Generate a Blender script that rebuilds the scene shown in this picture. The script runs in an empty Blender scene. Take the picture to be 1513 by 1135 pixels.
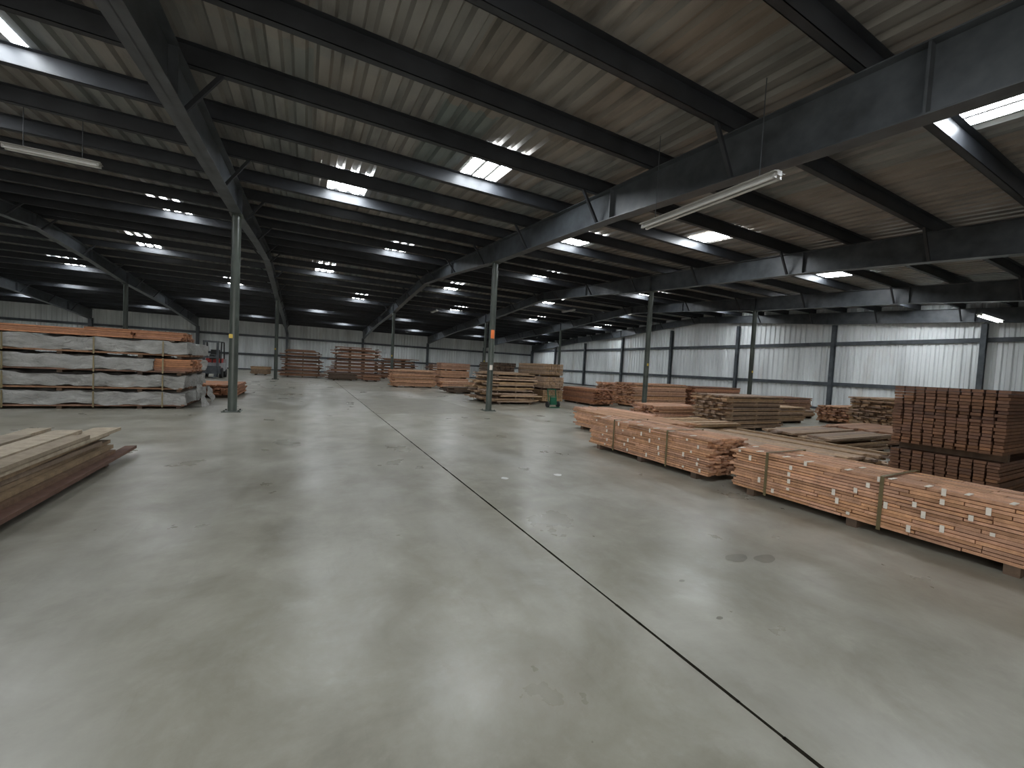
import bpy, math, random
from mathutils import Matrix, Vector, noise
random.seed(7)
S=bpy.context.scene
# ------------------------------------------------------------------ constants
X0,DX=-1.59,7.108
FR=[X0+k*DX for k in range(-4,5)]          # portal frames
XL,XR=FR[0],FR[-1]
YN,YF,YR=-4.8,46.1,20.7
YC=(12.2,29.16)
ZR,SL=6.33,0.06
PD=.25                                     # purlin depth
def deck(y): return ZR-SL*abs(y-YR)
# ------------------------------------------------------------------ node helpers
def newmat(name):
    m=bpy.data.materials.new(name); m.use_nodes=True
    nt=m.node_tree; b=nt.nodes['Principled BSDF']
    return m,nt,b
def N(nt,t,**kw):
    n=nt.nodes.new(t)
    for k,v in kw.items():
        if k in n.inputs: n.inputs[k].default_value=v
        else: setattr(n,k,v)
    return n
def ramp(nt,fac,stops):
    r=nt.nodes.new('ShaderNodeValToRGB'); e=r.color_ramp.elements
    while len(e)<len(stops): e.new(0.5)
    for i,(p,c) in enumerate(stops):
        e[i].position=p; e[i].color=(c[0],c[1],c[2],1)
    nt.links.new(fac,r.inputs[0]); return r.outputs[0]
def mix(nt,a,b,f,mode='MIX'):
    n=nt.nodes.new('ShaderNodeMix'); n.data_type='RGBA'; n.blend_type=mode
    for v,i in ((f,0),(a,6),(b,7)):
        if isinstance(v,bpy.types.NodeSocket): nt.links.new(v,n.inputs[i])
        elif i==0: n.inputs[0].default_value=v
        else: n.inputs[i].default_value=(v[0],v[1],v[2],1)
    return n.outputs[2]
def coords(nt,scale=(1,1,1)):
    tc=nt.nodes.new('ShaderNodeTexCoord'); mp=nt.nodes.new('ShaderNodeMapping')
    mp.inputs['Scale'].default_value=scale
    nt.links.new(tc.outputs['Object'],mp.inputs[0]); return mp.outputs[0]
def noisetex(nt,scale,detail=4,vs=(1,1,1),rough=.55,dist=0):
    n=nt.nodes.new('ShaderNodeTexNoise'); n.inputs['Scale'].default_value=scale
    n.inputs['Detail'].default_value=detail; n.inputs['Roughness'].default_value=rough; n.inputs['Distortion'].default_value=dist
    nt.links.new(coords(nt,vs),n.inputs['Vector']); return n.outputs['Fac']
def bump(nt,b,h,st,dist=.02):
    n=nt.nodes.new('ShaderNodeBump'); n.inputs['Strength'].default_value=st; n.inputs['Distance'].default_value=dist
    nt.links.new(h,n.inputs['Height']); nt.links.new(n.outputs[0],b.inputs['Normal'])
def simple(name,c,rough=.6,metal=0,var=.25,scale=6,emit=None,vs=(1,1,1),spec=.5):
    m,nt,b=newmat(name)
    f=noisetex(nt,scale,4,vs)
    lo=[x*(1-var) for x in c]; hi=[min(1,x*(1+var)) for x in c]
    nt.links.new(ramp(nt,f,[(.3,lo),(.7,hi)]),b.inputs['Base Color'])
    b.inputs['Roughness'].default_value=rough; b.inputs['Metallic'].default_value=metal
    b.inputs['Specular IOR Level'].default_value=spec
    if emit:
        b.inputs['Emission Color'].default_value=(*emit[:3],1); b.inputs['Emission Strength'].default_value=emit[3]
    return m
# ------------------------------------------------------------------ materials
def mat_floor():
    m,nt,b=newmat('polished_concrete')
    n1=noisetex(nt,.35,6,rough=.6); n2=noisetex(nt,1.5,10,rough=.68,dist=.3); n3=noisetex(nt,.8,5,(1,.3,1),.6)
    base=ramp(nt,n2,[(.28,(.165,.152,.118)),(.45,(.225,.212,.170)),(.56,(.262,.25,.205)),(.75,(.34,.328,.285))])
    base=mix(nt,base,(.145,.128,.09),ramp(nt,n1,[(.46,(0,0,0)),(.68,(.6,.6,.6))]))
    base=mix(nt,base,(.37,.365,.335),ramp(nt,n3,[(.48,(0,0,0)),(.72,(.6,.6,.6))]))
    n4=noisetex(nt,.8,9,rough=.68,dist=.3); base=mix(nt,base,(.11,.098,.07),ramp(nt,n4,[(.52,(0,0,0)),(.78,(.6,.6,.6))]))
    n5=noisetex(nt,7,6,(1,.15,1),.7); base=mix(nt,base,(.12,.11,.09),ramp(nt,n5,[(.6,(0,0,0)),(.72,(.2,.2,.2))]))
    n6=noisetex(nt,6,8,rough=.7); base=mix(nt,base,(.38,.365,.315),ramp(nt,n6,[(.56,(0,0,0)),(.7,(.2,.2,.2))]))
    nt.links.new(base,b.inputs['Base Color'])
    r=ramp(nt,noisetex(nt,1.1,6),[(.3,(.25,)*3),(.7,(.44,)*3)])
    nt.links.new(r,b.inputs['Roughness']); b.inputs['Specular IOR Level'].default_value=.6
    bump(nt,b,noisetex(nt,5,5),.12,.012)
    return m
M={}
M['floor']=mat_floor()
def mat_slab():
    m,nt,b=newmat('concrete_patch')
    nt.links.new(ramp(nt,noisetex(nt,2,7,rough=.65),[(.3,(.15,.138,.105)),(.7,(.24,.222,.18))]),b.inputs['Base Color'])
    b.inputs['Roughness'].default_value=.5; return m
M['patch']=mat_slab()
def mat_deck():
    m,nt,b=newmat('galvanised_roof_sheet')
    tc=nt.nodes.new('ShaderNodeTexCoord'); sx=nt.nodes.new('ShaderNodeSeparateXYZ'); nt.links.new(tc.outputs['Object'],sx.inputs[0])
    d=N(nt,'ShaderNodeMath',operation='DIVIDE'); d.inputs[1].default_value=.9; nt.links.new(sx.outputs['X'],d.inputs[0])
    fl=N(nt,'ShaderNodeMath',operation='FLOOR'); nt.links.new(d.outputs[0],fl.inputs[0])
    dy=N(nt,'ShaderNodeMath',operation='DIVIDE'); dy.inputs[1].default_value=6.1; nt.links.new(sx.outputs['Y'],dy.inputs[0])
    fy=N(nt,'ShaderNodeMath',operation='FLOOR'); nt.links.new(dy.outputs[0],fy.inputs[0])
    cb=nt.nodes.new('ShaderNodeCombineXYZ'); nt.links.new(fl.outputs[0],cb.inputs[0]); nt.links.new(fy.outputs[0],cb.inputs[1])
    wn=nt.nodes.new('ShaderNodeTexWhiteNoise'); nt.links.new(cb.outputs[0],wn.inputs['Vector'])
    c=ramp(nt,wn.outputs['Value'],[(0,(.26,.225,.19)),(.35,(.30,.28,.25)),(.7,(.27,.272,.262)),(1,(.20,.24,.23))])
    c=mix(nt,c,(.44,.41,.37),ramp(nt,noisetex(nt,.8,6,(1,.25,1),.65),[(.45,(0,0,0)),(.75,(.7,.7,.7))]))
    c=mix(nt,c,(.10,.10,.099),ramp(nt,noisetex(nt,2.5,6,(1,.2,1),.65),[(.48,(0,0,0)),(.7,(.65,.65,.65))]))
    nt.links.new(c,b.inputs['Base Color']); b.inputs['Roughness'].default_value=.42; b.inputs['Metallic'].default_value=.25
    return m
M['deck']=mat_deck()
def mat_wall(name,c):
    m,nt,b=newmat(name)
    f=noisetex(nt,1.2,6,(1,1,.12))
    col=ramp(nt,f,[(.3,[x*.68 for x in c]),(.6,c)])
    col=mix(nt,col,(.34,.24,.15),ramp(nt,noisetex(nt,.7,5,(1,1,.3)),[(.60,(0,0,0)),(.8,(.5,.5,.5))]))
    nt.links.new(col,b.inputs['Base Color']); b.inputs['Roughness'].default_value=.45
    return m
M['wall']=mat_wall('wall_sheet',(.76,.785,.785))
M['steel']=simple('dark_painted_steel',(.066,.074,.082),.4,.0,.35,3)
M['purlin']=simple('dark_purlin_steel',(.024,.027,.032),.5,.0,.3,2)
M['column']=simple('column_paint',(.052,.062,.052),.35,0,.4,4,vs=(1,1,.4))
M['sky']=simple('translucent_skylight',(.8,.82,.85),.4,0,.05,2,emit=(.9,.955,1.0,41))
M['white']=simple('white_enamel',(.40,.40,.38),.4,0,.1,4)
M['tube_off']=simple('fluorescent_tube_off',(.6,.6,.58),.3,0,.05,4)
M['tube_on']=simple('fluorescent_tube_lit',(.8,.8,.8),.3,0,.02,4,emit=(.95,1,.95,12))
M['joint']=simple('joint_sealant',(.018,.016,.012),1,0,.4,9,spec=0)
M['orange']=simple('orange_tag',(.8,.2,.05),.6,0,.1,4)
M['tag']=simple('white_paper_tag',(.68,.62,.54),.7,0,.1,8)
M['strap']=simple('steel_strap',(.15,.12,.06),.4,.3,.2,8)
M['rubber']=simple('black_rubber',(.02,.02,.02),.7)
M['red']=simple('red_paint',(.4,.04,.03),.4)
M['green']=simple('green_paint',(.015,.10,.055),.4)
M['yellow']=simple('yellow_paint',(.6,.42,.05),.4)
M['grey']=simple('grey_paint',(.35,.36,.37),.45)
M['spot']=simple('white_paint_mark',(.62,.62,.6),.5,0,.1,12)
M['ground']=simple('outside_gravel',(.35,.33,.3),.9,0,.2,5)
M['stain']=simple('oil_stain',(.135,.122,.095),.4,0,.25,5)
def mat_wood():
    m,nt,b=newmat('sawn_timber')
    at=nt.nodes.new('ShaderNodeAttribute'); at.attribute_name='tint'
    g=ramp(nt,noisetex(nt,9,6,rough=.75),[(.3,(.6,.58,.56)),(.7,(1.18,1.18,1.18))])
    nt.links.new(mix(nt,at.outputs['Color'],g,1.0,'MULTIPLY'),b.inputs['Base Color'])
    b.inputs['Roughness'].default_value=.75; return m
M['wood']=mat_wood()
def mat_wrap():
    m,nt,b=newmat('lumber_wrap_film')
    c=ramp(nt,noisetex(nt,3.0,8,(1,1,1.8),.72,.5),[(.28,(.27,.255,.23)),(.42,(.45,.44,.41)),(.58,(.55,.54,.51)),(.75,(.68,.67,.65))])
    c=mix(nt,c,(.30,.19,.12),ramp(nt,noisetex(nt,1.7,7,(1,1,2.2),.7,.8),[(.60,(0,0,0)),(.74,(.5,.5,.5))]))
    nt.links.new(c,b.inputs['Base Color']); b.inputs['Roughness'].default_value=.28
    bump(nt,b,noisetex(nt,4,8,(1,1,2.0),.72,1.6),1.0,.16); return m
M['wrap']=mat_wrap()
# ------------------------------------------------------------------ mesh builder
class MB:
    def __init__(s): s.v=[];s.f=[];s.m=[];s.c=[];s.mats=[];s.sm=[]
    def mi(s,k):
        if k not in s.mats: s.mats.append(k)
        return s.mats.index(k)
    def add(s,vs,fs,mat,col=(1,1,1),smooth=False):
        o=len(s.v); s.v+= [tuple(v) for v in vs]; i=s.mi(mat)
        for f in fs: s.f.append(tuple(o+q for q in f)); s.m.append(i); s.c.append(col); s.sm.append(smooth)
    def box(s,c,d,mat,rz=0,col=(1,1,1),M4=None):
        x,y,z=d[0]/2,d[1]/2,d[2]/2
        vs=[Vector((a*x,b*y,e*z)) for a in(-1,1) for b in(-1,1) for e in(-1,1)]
        R=M4 if M4 is not None else Matrix.Rotation(rz,3,'Z')
        C=Vector(c)
        s.add([R@v+C for v in vs],[(0,1,3,2),(4,6,7,5),(0,4,5,1),(2,3,7,6),(0,2,6,4),(1,5,7,3)],mat,col)
    def b2(s,x0,x1,y0,y1,z0,z1,mat,col=(1,1,1)):
        s.box(((x0+x1)/2,(y0+y1)/2,(z0+z1)/2),(x1-x0,y1-y0,z1-z0),mat,0,col)
    def bar(s,p,q,w,h,mat,col=(1,1,1)):
        p=Vector(p);q=Vector(q);d=q-p
        R=d.to_track_quat('X','Z').to_matrix()
        s.box((p+q)/2,(d.length,w,h),mat,0,col,R)
    def cyl(s,p,q,r,mat,n=20,r2=None,cap=True):
        p=Vector(p);q=Vector(q);d=q-p; R=d.to_track_quat('Z','X').to_matrix(); r2=r if r2 is None else r2
        vs=[];
        for k in range(n):
            a=2*math.pi*k/n; u=Vector((math.cos(a),math.sin(a),0))
            vs.append(R@(u*r)+p); vs.append(R@(u*r2)+q)
        s.add(vs,[(2*k,(2*k+2)%(2*n),(2*k+3)%(2*n),2*k+1) for k in range(n)],mat,smooth=True)
        if cap:
            s.add(vs,[tuple(2*k for k in range(n))[::-1],tuple(2*k+1 for k in range(n))],mat)
    def obj(s,name):
        me=bpy.data.meshes.new(name); me.from_pydata(s.v,[],s.f)
        for k in s.mats: me.materials.append(M[k])
        me.polygons.foreach_set('material_index',s.m); me.polygons.foreach_set('use_smooth',s.sm)
        a=me.color_attributes.new('tint','FLOAT_COLOR','CORNER')
        cs=[]
        for f,c in zip(s.f,s.c): cs+= [c[0],c[1],c[2],1.0]*len(f)
        a.data.foreach_set('color',cs); me.update()
        o=bpy.data.objects.new(name,me); bpy.context.collection.objects.link(o); return o
# ------------------------------------------------------------------ building shell
b=MB(); b.b2(XL-.2,XR+.2,YN,YF+.2,-.15,0,'floor'); b.obj('floor')
b=MB(); b.b2(-70,70,-60,YN,-.2,-.03,'ground'); b.obj('ground_outside')
b=MB()
y=YN+.05
while y<YF-.3:      # sawn joint, slightly ragged edges
    w0=.006+random.uniform(0,.005); b.b2(1.797-w0,1.797+w0,y,y+.21,.0005,.002,'joint'); y+=.2
for x in (1.8-14.2,1.8+14.2): b.b2(x-.006,x+.006,YN+.05,YF-.05,.0005,.002,'joint')
for y in (20.7,): b.b2(XL+.3,XR-.3,y-.006,y+.006,.0005,.002,'joint')
b.obj('floor_control_joint')
b=MB(); b.b2(1.82,5.1,11.5,16.2,.0005,.0018,'patch'); b.obj('floor_patch')
def blob(b,cx,cy,r,mat,z=.003,sx=1,sy=1):
    n=22; vs=[(cx+sx*r*(1+.3*noise.noise(Vector((cx+math.cos(a)*1.3,cy+math.sin(a)*1.3,0))))*math.cos(a),cy+sy*r*(1+.3*noise.noise(Vector((cx+math.cos(a)*1.3,cy+math.sin(a)*1.3,5))))*math.sin(a),z) for a in [2*math.pi*k/n for k in range(n)]]
    b.add(vs,[tuple(range(n))],mat)
b=MB(); blob(b,2.4,4.67,.05,'spot'); blob(b,3.2,4.6,.055,'spot'); b.obj('floor_paint_marks')
b=MB()
for q in [(3.2,1.98,.085),(3.42,1.88,.085),(2.3,1.5,.02),(2.45,1.9,.02)]: blob(b,q[0],q[1],q[2],'stain',.0025,1.3,.7)
b.obj('floor_oil_stains')
PROF=[(0,0),(.12,0),(.16,.06),(.25,.06),(.29,0)]
def profile(a,bb,pitch=.3):
    out=[];x=a
    while x<bb-1e-6:
        for u,d in PROF:
            if x+u<bb: out.append((x+u,d))
        x+=pitch
    out.append((bb,0)); return out
# ceiling deck
pr=profile(XL-.2,XR+.2); b=MB(); ys=[YN-.1,YR,YF+.2]
vs=[(x,y,deck(y)+d) for y in ys for x,d in pr]; n=len(pr)
b.add(vs,[(r*n+i,r*n+i+1,(r+1)*n+i+1,(r+1)*n+i) for r in range(2) for i in range(n-1)],'deck'); b.obj('ceiling')
# purlins
PY=[]
y=YR-.15
while y>YN+.1: PY.append(y); y-=1.52
y=YR+.35
while y<YF-.1: PY.append(y); y+=1.52
PY.sort()
b=MB()
for y in PY:
    z=deck(y)-.012
    b.b2(XL,XR,y-.005,y+.005,z-PD,z,'purlin')
    b.b2(XL,XR,y-.005,y+.095,z-PD,z-PD+.007,'purlin')
    b.b2(XL,XR,y+.087,y+.095,z-PD,z-PD+.03,'purlin')
    b.b2(XL,XR,y-.085,y+.005,z-.006,z,'purlin')
b.obj('roof_purlins')
RT=PD+.013
# rafters
ST=[(YN+.15,.82),(1.8,.74),(6.5,.62),(YC[0],.64),(16.5,.5),(YR,.46),(25,.5),(YC[1],.62),(36,.55),(42,.7),(YF-.15,.85)]
def rafter(b,X):
    for (ya,da),(yb,db) in zip(ST[:-1],ST[1:]):
        for hw,full in ((.008,True),(.12,False),(.12,None)):
            ta,tb=deck(ya)-RT,deck(yb)-RT
            if full is True: q=[(ya,ta-da,ta),(yb,tb-db,tb)]
            elif full is False: q=[(ya,ta-.016,ta),(yb,tb-.016,tb)]
            else: q=[(ya,ta-da,ta-da+.018),(yb,tb-db,tb-db+.018)]
            (y0,a0,a1),(y1,c0,c1)=q
            vs=[(X-hw,y0,a0),(X+hw,y0,a0),(X+hw,y0,a1),(X-hw,y0,a1),(X-hw,y1,c0),(X+hw,y1,c0),(X+hw,y1,c1),(X-hw,y1,c1)]
            b.add(vs,[(0,3,2,1),(4,5,6,7),(0,1,5,4),(3,7,6,2),(0,4,7,3),(1,2,6,5)],'steel')
    for (ya,da) in ST[1:-1]:   # splice plates
        t=deck(ya)-RT
        b.b2(X-.11,X+.11,ya-.012,ya+.012,t-da,t,'steel')
    for i,y in enumerate(PY[1:-1]):
        if i%2: continue
        for (ya,da),(yb,db) in zip(ST[:-1],ST[1:]):
            if ya<=y<=yb: d=da+(db-da)*(y-ya)/(yb-ya)
        t=deck(y)-RT
        for s in (-1,1):
            if XL<X+s*.7<XR: b.bar((X+s*.09,y+.03,t-d+.03),(X+s*.5,y+.03,t+.02),.05,.05,'purlin')
    for y,s in ((YN+.35,1),(YF-.35,-1)):   # eave columns
        t=deck(y)-1.0
        b.b2(X-.1,X+.1,y-.2,y-.185,0,t,'steel'); b.b2(X-.1,X+.1,y+.185,y+.2,0,t,'steel'); b.b2(X-.008,X+.008,y-.2,y+.2,0,t,'steel')
for X in FR:
    b=MB(); rafter(b,X if X not in(XL,XR) else X+(.2 if X==XL else -.2)); b.obj('steel_rafter_frame')
# columns
def column(X,Y,r=.1,tag=False):
    b=MB(); d=.64 if Y<20 else .62; t=deck(Y)-RT-d
    b.cyl((X,Y,.02),(X,Y,t-.02),r,'column',24)
    b.b2(X-.2,X+.2,Y-.2,Y+.2,0,.02,'column'); b.b2(X-.14,X+.14,Y-.2,Y+.2,t-.02,t-.001,'column')
    for a in(-1,1):
        for c in(-1,1): b.cyl((X+a*.15,Y+c*.15,.02),(X+a*.15,Y+c*.15,.05),.018,'column',6)
    if tag:
        b.box((X-.03,Y-.115,2.55),(.12,.01,.28),'orange'); b.box((X-.03,Y-.115,1.45),(.10,.01,.16),'tag')
    else: b.box((X-.05,Y-.11,1.9),(.08,.01,.1),'yellow')
    b.obj('steel_column')
for k,X in enumerate(FR[1:-1]):
    for Y in YC: column(X,Y,tag=(abs(X-5.518)<.1 and Y<20))
# skylights
SA=[1.4,11.4,23.2,35.3]; SB=[7.5,16.5,29.2,41.4]
def near_bay(y):
    c=[((p+q)/2,p,q) for p,q in zip(PY[:-1],PY[1:])]
    return min(c,key=lambda t:abs(t[0]-y))
b=MB()
for i in range(8):
    for off,ys in ((2.4,SA),(4.85,SB)):
        for y in ys:
            _,p,q=near_bay(y); xa=FR[i]+off-.42
            pts=[(xa+u+.3*k,d) for k in range(3) for u,d in PROF if u+.3*k<.86]
            n=len(pts); vs=[(x,yy,deck(yy)+d-.009) for yy in (p+.05,q-.02) for x,d in pts]
            b.add(vs,[(j,j+1,n+j+1,n+j) for j in range(n-1)],'sky')
b.obj('roof_skylights')
# walls: corrugated sheet
def wall_x(name,X,inward,mat='wall'):
    b=MB(); pr=profile(YN,YF)
    vs=[]
    for y,d in pr:
        vs.append((X-inward*d,y,0)); vs.append((X-inward*d,y,deck(y)))
    n=len(pr); b.add(vs,[(2*i,2*i+2,2*i+3,2*i+1) for i in range(n-1)],mat)
    for z in (.12,1.5,3.8):
        b.b2(min(X+inward*.01,X+inward*.09),max(X+inward*.01,X+inward*.09),YN+.1,YF-.1,z-.1,z+.1 if z>1 else z,'steel')
    y=YF-5.7
    while y>YN+.5:
        xa=X+inward*.1; t=deck(y)-.95
        x0,x1=sorted((xa,xa+inward*.2))
        b.b2(x0,x1,y-.008,y+.008,0,t,'steel'); b.b2(x0-.006,x0+.006,y-.09,y+.09,0,t,'steel'); b.b2(x1-.006,x1+.006,y-.09,y+.09,0,t,'steel')
        y-=5.7
    b.obj(name)
wall_x('wall_right',XR+.1,-1); wall_x('wall_left',XL-.1,1)
def wall_y(name,Y,inward,gap=None):
    b=MB(); pr=profile(XL-.1,XR+.1)
    for i in range(len(pr)-1):
        (xa,da),(xb,db)=pr[i],pr[i+1]
        z0=0
        if gap and xa>gap[0] and xb<gap[1]: z0=gap[2]
        b.add([(xa,Y-inward*da,z0),(xb,Y-inward*db,z0),(xb,Y-inward*db,deck(Y)),(xa,Y-inward*da,deck(Y))],[(0,1,2,3)],'wall')
    for z in (.12,1.5,3.3 if not gap else 4.35):
        y0,y1=sorted((Y+inward*.01,Y+inward*.09))
        segs=[(XL+.1,XR-.1)]
        if gap and z<gap[2]: segs=[(XL+.1,gap[0]),(gap[1],XR-.1)]
        for s0,s1 in segs: b.b2(s0,s1,y0,y1,z-.1,z+.1 if z>1 else z,'steel')
    b.obj(name)
GAP=(-11.5,2.5,4.2)
wall_y('wall_far',YF+.1,-1); wall_y('wall_near',YN,1,GAP)
# fluorescent fixtures
def fixture(p,axis,L,on=False,name='fluorescent_light_fixture'):
    b=MB(); x,y,z=p
    a=Vector((1,0,0)) if axis=='X' else Vector((0,1,0)); s=Vector((0,1,0)) if axis=='X' else Vector((1,0,0)); P=Vector(p)
    b.bar(P-a*L/2,P+a*L/2,.09,.06,'white')
    for sg in (-1,1):
        b.bar(P-a*L/2+s*sg*.075+Vector((0,0,.005)),P+a*L/2+s*sg*.075+Vector((0,0,.005)),.06,.006,'white')
        b.cyl(P-a*(L/2-.04)+s*sg*.05+Vector((0,0,-.05)),P+a*(L/2-.04)+s*sg*.05+Vector((0,0,-.05)),.019,'tube_on' if on else 'tube_off',10)
        for e in (-1,1): b.bar(P+a*e*(L/2-.03)+s*sg*.05+Vector((0,0,-.065)),P+a*e*(L/2-.03)+s*sg*.05+Vector((0,0,-.01)),.03,.04,'white')
        q=P+a*sg*(L/2-.25); b.cyl(q+Vector((0,0,.03)),(q.x,q.y,deck(q.y)-.01),.006,'steel',6)
    b.obj(name)
fixture((5.05,4.05,4.0),'Y',2.2); fixture((-4.1,10.4,4.87),'X',1.25); fixture((22.9,5.2,4.3),'X',2.4,True)
fixture((7.4,25.6,4.9),'Y',1.25); fixture((-12,18,4.9),'X',1.25); fixture((14,20,5.1),'Y',1.25)
# ------------------------------------------------------------------ lumber
def tint(c,v=.3):
    k=1+random.uniform(-v,v*.75); h=random.uniform(-.09,.07)
    return (min(.95,c[0]*k*(1+h*.4)),c[1]*k,max(0,c[2]*k*(1-h*1.5)))
PINK=(.52,.285,.165); TAN=(.44,.295,.18); BROWN=(.27,.14,.08); GREY=(.27,.22,.17); RED=(.37,.17,.09); DARK=(.10,.065,.042)
def stack(b,x0,x1,y0,y1,h,axis='Y',t=.05,bw=.14,jit=.04,col=PINK,seg=0,z0=0,skew=0.0,sticker=0,base=True,miss=0,wild=0):
    """boards laid in layers; long axis = axis"""
    if axis=='Y': L0,L1,W0,W1=y0,y1,x0,x1
    else: L0,L1,W0,W1=x0,x1,y0,y1
    cx,cy=(x0+x1)/2,(y0+y1)/2
    def put(l0,l1,w0,w1,za,zb,mat='wood',c=None,rz=0,off=(0,0)):
        lc,wc,ld,wd=(l0+l1)/2,(w0+w1)/2,l1-l0,w1-w0
        if axis=='Y': p=(wc,lc);d=(wd,ld)
        else: p=(lc,wc);d=(ld,wd)
        px,py=p[0]-cx,p[1]-cy
        if rz: px,py=px*math.cos(rz)-py*math.sin(rz),px*math.sin(rz)+py*math.cos(rz)
        b.box((cx+px+off[0],cy+py+off[1],(za+zb)/2),(d[0],d[1],zb-za),mat,rz,c or tint(col))
    z=z0
    if base:
        nb=max(2,int((L1-L0)/1.2)+1)
        for i in range(nb):
            l=L0+.2+(L1-L0-.5)*i/(nb-1); put(l,l+.09,W0+.02,W1-.02,z,z+.085,c=tint(DARK))
        z+=.085
    nl=max(1,int(round((h-(z-z0))/t))); nw=max(1,int(round((W1-W0)/bw))); bw=(W1-W0)/nw
    for k in range(nl):
        if sticker and k and k%sticker==0:
            nb=max(2,int((L1-L0)/.9)+1); st=.025 if not wild else .07
            for i in range(nb):
                l=L0+.1+(L1-L0-.25)*i/(nb-1); put(l,l+.06,W0,W1,z,z+st,c=tint(DARK if wild else TAN))
            z+=st
        rz=random.uniform(-skew,skew); off=(random.uniform(-skew,skew)*1.2,random.uniform(-skew,skew)*1.2)
        sh0=random.uniform(-wild,wild*.3) if wild else 0; sh1=random.uniform(-wild,wild) if wild else 0
        if wild: sh0+=wild*.9*k/nl; sh1-=wild*.9*k/nl
        lc=tint(col,.3)
        for j in range(nw):
            if miss and random.random()<miss*(k/nl): continue
            e0,e1=random.uniform(-jit,jit)+sh0,random.uniform(-jit,jit)+sh1
            w0=W0+j*bw; dw=random.uniform(.002,.012)
            ww=random.uniform(-.006,.006) if j in(0,nw-1) else 0
            if seg:
                cuts=[L0+e0]; l=L0
                while True:
                    l+=seg*random.uniform(.55,1.5)
                    if l>L1-seg*.4: break
                    cuts.append(l)
                cuts.append(L1+e1)
                for a,c in zip(cuts[:-1],cuts[1:]): put(a,c-.006,w0+random.uniform(0,.018),w0+bw-random.uniform(0,.018),z,z+t-random.uniform(.003,.009),rz=rz,off=off)
            else: put(L0+e0,L1+e1,w0+dw+ww,w0+bw-dw+ww,z,z+t-.006,rz=rz+(random.uniform(-.02,.02) if wild else 0),off=off,c=tint(lc,.18))
        z+=t
    return z
def straps(b,x0,x1,y0,y1,za,zb,axis,pos):
    e=.012
    for l in pos:
        w=.016
        b.b2(x0-e-.003,x0-e,l-w,l+w,za,zb+e,'strap'); b.b2(x1+e,x1+e+.003,l-w,l+w,za,zb+e,'strap'); b.b2(x0-e,x1+e,l-w,l+w,zb+e-.002,zb+e+.002,'strap')
def bundle(x0,x1,y0,y1,h,sp,name='strapped_lumber_bundle',col=PINK):
    b=MB(); z=stack(b,x0,x1,y0,y1,h,'Y',.033,.1,.06,col,seg=.55,base=True)
    straps(b,x0,x1,y0,y1,.06,z,'Y',sp)
    zz=.12
    while zz<z-.04:     # pale end marks on the sides
        l=y0+random.uniform(.05,.4)
        while l<y1-.1:
            b.b2(x0-.009,x0-.003,l,l+.03,zz,zz+random.choice((.03,.05,.065)),'tag'); l+=random.uniform(.25,.8)
        zz+=.082
    l=y0+.3
    while l<y1-.1:
        b.b2(x0-.01,x0+.11,l,l+.03,z-.003,z+.003,'tag')
        if random.random()<.5: b.b2(x0+.3,x0+.4,l,l+.03,z-.003,z+.003,'tag')
        l+=random.uniform(.2,.4)
    b.obj(name)
bundle(5.05,5.85,3.62,6.24,.61,(4.35,5.55))
bundle(5.08,5.88,-.4,3.3,.59,(-.1,1.75,2.85))
def S_(name,*a,**k):
    b=MB(); z=stack(b,*a,**k); b.obj(name); return z
# low rows behind the front bundles
S_('lumber_stack',6.15,7.05,2.75,5.3,.5,'Y',t=.04,jit=.12,col=TAN,skew=.01)
S_('lumber_stack',6.3,7.5,5.7,8.4,.48,'Y',t=.04,jit=.12,col=PINK,skew=.01)
S_('lumber_stack',7.4,8.6,2.9,5.4,.4,'Y',t=.045,jit=.15,col=TAN,skew=.02,miss=.4)
S_('lumber_stack',8.0,10.0,6.4,7.6,.35,'X',t=.045,jit=.2,col=TAN,skew=.03,miss=.3)
S_('lumber_stack',7.9,9.3,8.3,10.6,.3,'Y',t=.045,jit=.2,col=PINK,skew=.03)
S_('lumber_stack',9.3,11.8,4.0,5.4,.42,'X',t=.045,jit=.25,col=TAN,skew=.03,miss=.3)
S_('lumber_stack',12.3,14.7,4.2,5.6,.4,'X',t=.045,jit=.2,col=PINK,skew=.02)
S_('lumber_stack',10.5,13.0,7.0,8.2,.82,'X',t=.05,jit=.15,col=TAN,skew=.02,sticker=2)
S_('lumber_stack',10.2,12.4,9.2,10.4,.5,'X',t=.05,jit=.15,col=PINK,skew=.02)
S_('lumber_stack',13.6,16.4,8.0,9.2,.55,'X',t=.05,jit=.15,col=TAN,skew=.02,sticker=4)
S_('lumber_stack',15.2,17.8,5.0,6.2,.95,'X',t=.05,jit=.12,col=TAN,skew=.02,sticker=2)
S_('lumber_stack',18.9,22.0,10.5,11.7,.7,'X',t=.06,jit=.1,col=BROWN,sticker=3)
S_('lumber_stack',13.0,16.4,13.2,14.4,1.0,'X',t=.05,jit=.1,col=PINK,sticker=4)
S_('lumber_stack',16.7,20.3,13.0,14.2,.95,'X',t=.05,jit=.1,col=RED,sticker=4)
S_('lumber_stack',13.5,17.0,15.2,16.4,.9,'X',t=.06,jit=.1,col=PINK,sticker=4)
S_('lumber_stack',11.1,12.2,13.6,16.0,.75,'Y',t=.05,jit=.1,col=RED)
S_('lumber_stack',20.8,23.6,13.4,14.6,.6,'X',t=.05,jit=.1,col=TAN)
S_('lumber_stack',16.9,19.2,9.0,10.2,.35,'X',t=.05,jit=.15,col=TAN,skew=.02)
S_('lumber_stack',17.6,20.2,7.0,8.2,.6,'X',t=.05,jit=.15,col=PINK,skew=.02,sticker=3)
# tall dark bundles at right
b=MB(); z=stack(b,6.5,9.6,1.3,2.2,.72,'X',.036,.095,.012,(.18,.09,.05))
stack(b,6.44,9.6,1.27,2.18,.76,'X',.036,.095,.02,(.18,.09,.05),z0=z)
b.obj('stacked_lumber_bundles')
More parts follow.
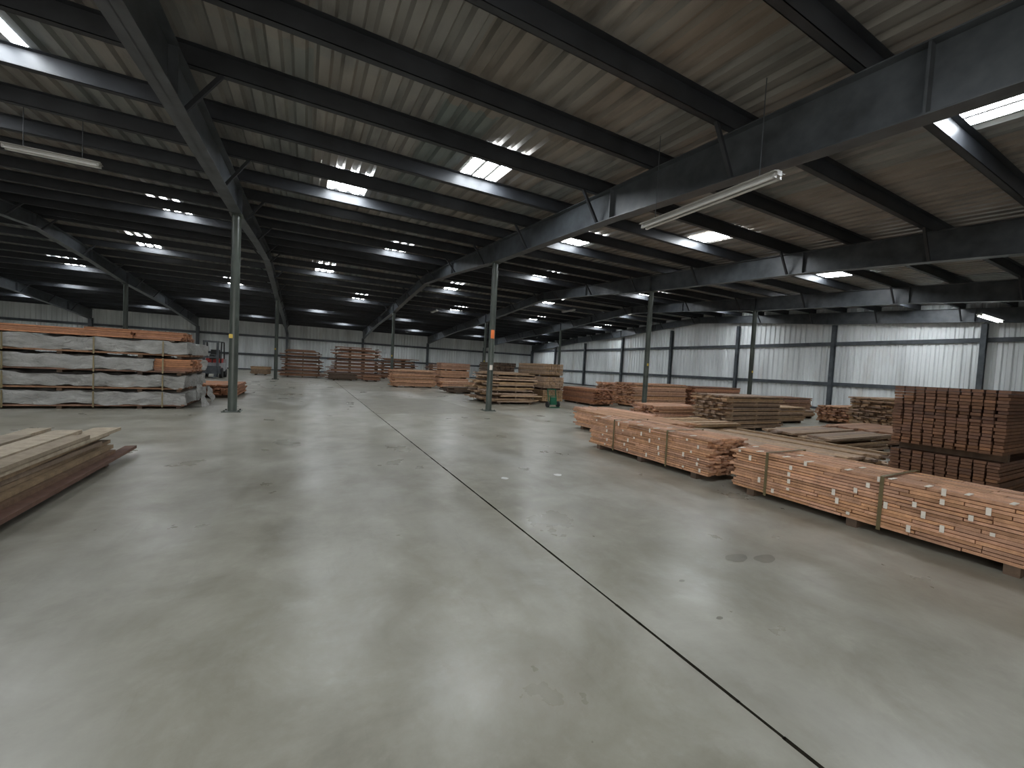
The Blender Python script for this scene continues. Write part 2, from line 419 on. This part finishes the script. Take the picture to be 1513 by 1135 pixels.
# centre
def tri(name,x0,x1,y0,y1,n,h,axis,col):
    b=MB(); z=0
    for i in range(n):
        o=random.uniform(-.05,.05); z=stack(b,x0+o,x1+o,y0,y1,h,axis,.045,.11,.02,tint(col,.15),z0=z)
    b.obj(name)
tri('stacked_lumber_bundles',9.3,10.35,14.9,17.2,3,.56,'Y',TAN)
tri('stacked_lumber_bundles',8.3,10.4,26.6,27.7,3,.52,'X',PINK)
S_('lumber_stack',8.05,9.0,17.0,19.2,1.55,'Y',t=.09,bw=.14,jit=.1,col=DARK,sticker=2)
S_('lumber_pile',6.7,8.6,14.3,16.6,.95,'X',t=.05,bw=.18,jit=.25,col=TAN,skew=.05,sticker=3,miss=.3,wild=.35)
S_('lumber_pile',6.7,8.0,19.6,20.6,.32,'X',t=.06,bw=.16,jit=.3,col=DARK,skew=.06,miss=.3)
S_('lumber_stack',4.6,7.1,23.7,24.9,.9,'X',t=.06,jit=.15,col=PINK,sticker=3)
S_('lumber_stack',7.4,9.6,23.2,24.4,.45,'X',t=.06,jit=.15,col=PINK)
S_('lumber_stack',5.8,7.9,27.3,28.4,.95,'X',t=.06,jit=.1,col=TAN,sticker=3)
S_('lumber_pile',1.9,5.0,31.2,32.6,1.75,'X',t=.06,bw=.2,jit=.3,col=BROWN,skew=.05,sticker=3,miss=.35,wild=.5)
S_('lumber_pile',-1.3,1.1,33.0,34.3,1.5,'X',t=.06,bw=.2,jit=.2,col=BROWN,skew=.05,sticker=3,miss=.3,wild=.3)
S_('lumber_pile',5.8,8.7,35.0,36.3,1.35,'X',t=.06,bw=.2,jit=.3,col=BROWN,skew=.04,sticker=3,miss=.3,wild=.4)
S_('lumber_pile',1.6,3.2,29.9,30.7,.5,'X',t=.06,jit=.15,col=DARK,skew=.04)
S_('lumber_pile',3.7,4.8,29.5,30.4,.4,'X',t=.06,jit=.1,col=BROWN,skew=.04)
S_('lumber_pile',9.6,12.4,33.5,34.8,1.0,'X',t=.06,bw=.2,jit=.3,col=BROWN,skew=.04,sticker=2,wild=.3)
S_('lumber_stack',-3.4,-2.3,34.5,35.6,.6,'X',t=.06,jit=.1,col=TAN)
S_('lumber_stack',12.5,15.5,22.5,23.7,.8,'X',t=.06,jit=.1,col=PINK,sticker=3)
# left
S_('lumber_stack',-3.5,-1.95,15.9,18.2,.42,'Y',t=.05,jit=.2,col=RED,skew=.02)
# foreground planks left
b=MB()
stack(b,-2.8,-2.1,2.0,6.85,.16,'Y',t=.045,bw=.175,jit=.12,col=(.20,.12,.075),base=True)
stack(b,-2.85,-2.16,2.0,6.85,.2,'Y',t=.05,bw=.23,jit=.25,col=(.25,.18,.12),base=False,z0=.175,skew=.02)
for i,(x,w,y1,z,c) in enumerate([(-2.05,.12,7.25,.09,(.12,.06,.04)),(-2.27,.26,7.05,.376,(.40,.33,.24)),(-2.6,.24,6.8,.376,(.30,.25,.18)),(-2.86,.2,7.1,.376,(.36,.30,.22)),(-2.44,.24,6.6,.42,(.42,.35,.26)),(-2.2,.16,6.2,.42,(.30,.24,.17)),(-2.75,.2,6.3,.42,(.27,.22,.16))]):
    b.box((x,(2+y1)/2,z+.02),(w,y1-2,.038),'wood',random.uniform(-.018,.018),c)
b.obj('plank_pile')
b=MB(); stack(b,-4.6,-3.2,2.6,7.0,.3,'Y',t=.06,bw=.2,jit=.2,col=(.34,.28,.2),miss=.4,skew=.012); b.obj('plank_pile')
# wrapped bundles
def wrapbox(b,x0,x1,y0,y1,z0,z1,amp=.055,st=.06):
    def face(o,u,v,nu,nv):
        vs=[];fs=[]
        for i in range(nu+1):
            for j in range(nv+1):
                p=Vector(o)+Vector(u)*i/nu+Vector(v)*j/nv
                q=p+noise.noise_vector(p*2.6)*amp+noise.noise_vector(Vector((p.x*5,p.y*5,p.z*9)))*amp*.6; vs.append(q)
        for i in range(nu):
            for j in range(nv):
                a=i*(nv+1)+j; fs.append((a,a+nv+1,a+nv+2,a+1))
        b.add(vs,fs,'wrap',smooth=True)
    dx,dy,dz=x1-x0,y1-y0,z1-z0
    nx,ny,nz=[max(2,int(q/st)) for q in (dx,dy,dz)]
    nz=max(nz,6)
    face((x0,y0,z0),(dx,0,0),(0,0,dz),nx,nz); face((x0,y1,z0),(dx,0,0),(0,0,dz),nx,nz)
    face((x0,y0,z0),(0,dy,0),(0,0,dz),ny,nz); face((x1,y0,z0),(0,dy,0),(0,0,dz),ny,nz)
    face((x0,y0,z1),(dx,0,0),(0,dy,0),nx,ny); face((x0,y0,z0),(dx,0,0),(0,dy,0),nx,ny)
b=MB(); z=0
for k in range(4):
    for x in (-7.8,-6.4,-5.0,-3.6,-2.85): b.b2(x,x+.09,12.85,15.2,z,z+.065,'wood',tint(DARK))
    z+=.065
    off=random.uniform(-.08,.08)
    for (ya,yb) in ((12.8,13.95),(14.05,15.2)):
        stack(b,-8.1+off,-2.66+off,ya+.01,yb-.01,.045,'X',.045,.16,.05,(.26,.14,.08),z0=z,base=False)
        if k==2 and ya<13:
            wrapbox(b,-8.2,-3.3,ya,yb,z+.05,z+.34); stack(b,-3.3,-2.55,ya+.03,yb-.03,.3,'X',.05,.14,.03,RED,z0=z+.045,base=False)
        else:
            wrapbox(b,-8.2+off,-2.62+off,ya,yb,z+.05,z+.34)
        for x in (-7.2,-5.8,-4.35,-3.1): b.b2(x-.015,x+.015,ya-.06,ya-.055,z-.02,z+.36,'strap')
    z+=.355
for x in (-7.8,-6.2,-4.6,-3.0): b.b2(x,x+.09,12.85,14,z,z+.035,'wood',tint(DARK))
zz=z+.035
stack(b,-8.3,-3.7,12.8,14.0,.17,'X',.042,.12,.06,RED,z0=zz,base=False)
stack(b,-4.6,-2.8,12.85,13.9,.06,'X',.045,.14,.12,RED,z0=zz+.17,base=False,skew=.02)
stack(b,-3.68,-2.75,12.85,13.9,.17,'X',.045,.12,.05,RED,z0=zz,base=False)
# torn film hanging at the open end
for (cx,cy,w,h0,h1) in ((-2.46,13.2,.5,.02,.62),(-2.5,14.5,.6,.05,.5)):
    vs=[];nu,nv=10,12
    for i in range(nu+1):
        for j in range(nv+1):
            p=Vector((cx+.16*(1-j/nv),cy+w*(i/nu-.5),h0+(h1-h0)*j/nv)); vs.append(p+noise.noise_vector(p*6)*.09)
    b.add([(v[0],v[1],max(.01,v[2])) for v in vs],[(i*(nv+1)+j,(i+1)*(nv+1)+j,(i+1)*(nv+1)+j+1,i*(nv+1)+j+1) for i in range(nu) for j in range(nv)],'wrap',smooth=True)
b.obj('wrapped_lumber_stack')
S_('lumber_stack',-14.5,-10.5,20,21.2,1.4,'X',t=.06,jit=.1,col=BROWN,sticker=4)
# ------------------------------------------------------------------ forklift
def forklift(X,Y):
    e=bpy.data.objects.new('forklift',None); bpy.context.collection.objects.link(e); e.location=(X,Y,0)
    def part(n,fn):
        b=MB(); fn(b); o=b.obj(n); o.parent=e
    def body(b):
        b.box((0,.1,.62),(1.0,1.3,.5),'grey'); b.box((0,.85,.7),(1.05,.45,.8),'grey'); b.box((0,.55,1.0),(.8,.7,.25),'red')
        b.box((0,-.45,.5),(.95,.3,.35),'red')
    def guard(b):
        for x in(-.42,.42):
            b.bar((x,-.45,.6),(x,-.25,2.1),.06,.06,'rubber'); b.bar((x,.75,1.05),(x,.6,2.1),.06,.06,'rubber'); b.bar((x,-.3,2.1),(x,.65,2.1),.06,.06,'rubber')
        for k in range(6): b.bar((-.42,-.25+k*.17,2.12),(.42,-.25+k*.17,2.12),.04,.03,'rubber')
    def mast(b):
        for x in(-.32,.32): b.b2(x-.05,x+.05,-.85,-.7,.08,2.15,'steel')
        for z in(.4,1.2,2.1): b.b2(-.32,.32,-.83,-.75,z-.05,z+.05,'steel')
        b.b2(-.5,.5,-.92,-.86,.25,.7,'steel')
        for x in(-.25,.25): b.b2(x-.06,x+.06,-1.95,-.9,.06,.1,'steel'); b.b2(x-.06,x+.06,-.96,-.92,.06,.7,'steel')
    def wheels(b):
        for x in(-.52,.4):
            b.cyl((x,-.5,.3),(x+.14,-.5,.3),.3,'rubber',20); b.cyl((x,.8,.25),(x+.14,.8,.25),.25,'rubber',20)
    def seat(b):
        b.box((0,.35,1.15),(.45,.42,.12),'rubber'); b.box((0,.58,1.4),(.45,.1,.5),'rubber'); b.cyl((0,-.2,1.2),(0,-.12,1.3),.17,'rubber',16); b.cyl((0,-.4,.8),(0,-.16,1.22),.03,'rubber',8)
    for n,f in (('body',body),('overhead_guard',guard),('mast_and_forks',mast),('wheels',wheels),('seat_and_wheel',seat)): part(n,f)
forklift(-4.8,29.3)
# green hand truck
b=MB(); cx,cy=8.7,13.15
for s in(-.18,.18):
    b.bar((cx+s,cy,.12),(cx+s,cy+.12,.72),.03,.03,'green'); b.cyl((cx+s*1.35,cy+.02,.12),(cx+s*1.35+.05,cy+.02,.12),.12,'rubber',18)
for z,o in((.2,.02),(.45,.06),(.71,.12)): b.bar((cx-.18,cy+o,z),(cx+.18,cy+o,z),.03,.03,'green')
b.box((cx,cy-.12,.02),(.42,.24,.02),'green'); b.box((cx,cy-.03,.26),(.26,.1,.3),'green')
b.obj('green_hand_truck')
# ------------------------------------------------------------------ light
w=bpy.data.worlds.new('world'); S.world=w; w.use_nodes=True
w.node_tree.nodes['Background'].inputs[0].default_value=(.75,.85,1,1); w.node_tree.nodes['Background'].inputs[1].default_value=1.0
l=bpy.data.lights.new('daylight_doorway','AREA'); l.shape='RECTANGLE'; l.size=13.5; l.size_y=4; l.energy=480; l.color=(1,.94,.84)
o=bpy.data.objects.new('daylight_doorway',l); bpy.context.collection.objects.link(o); o.location=(-4.5,YN-.1,2.1)
o.rotation_euler=(math.radians(90),0,0)
# ------------------------------------------------------------------ camera
cam=bpy.data.cameras.new('camera'); co=bpy.data.objects.new('camera',cam); bpy.context.collection.objects.link(co)
R=Matrix.Rotation(-.4808,4,'Z')@Matrix.Rotation(math.pi/2-.0397,4,'X')@Matrix.Rotation(.0518,4,'Z')
co.matrix_world=Matrix.Translation((0,0,1.466))@R; cam.sensor_width=36; cam.lens=590.285/1513*36; cam.clip_start=.05; cam.clip_end=300
S.camera=co
S.view_settings.view_transform='Standard'
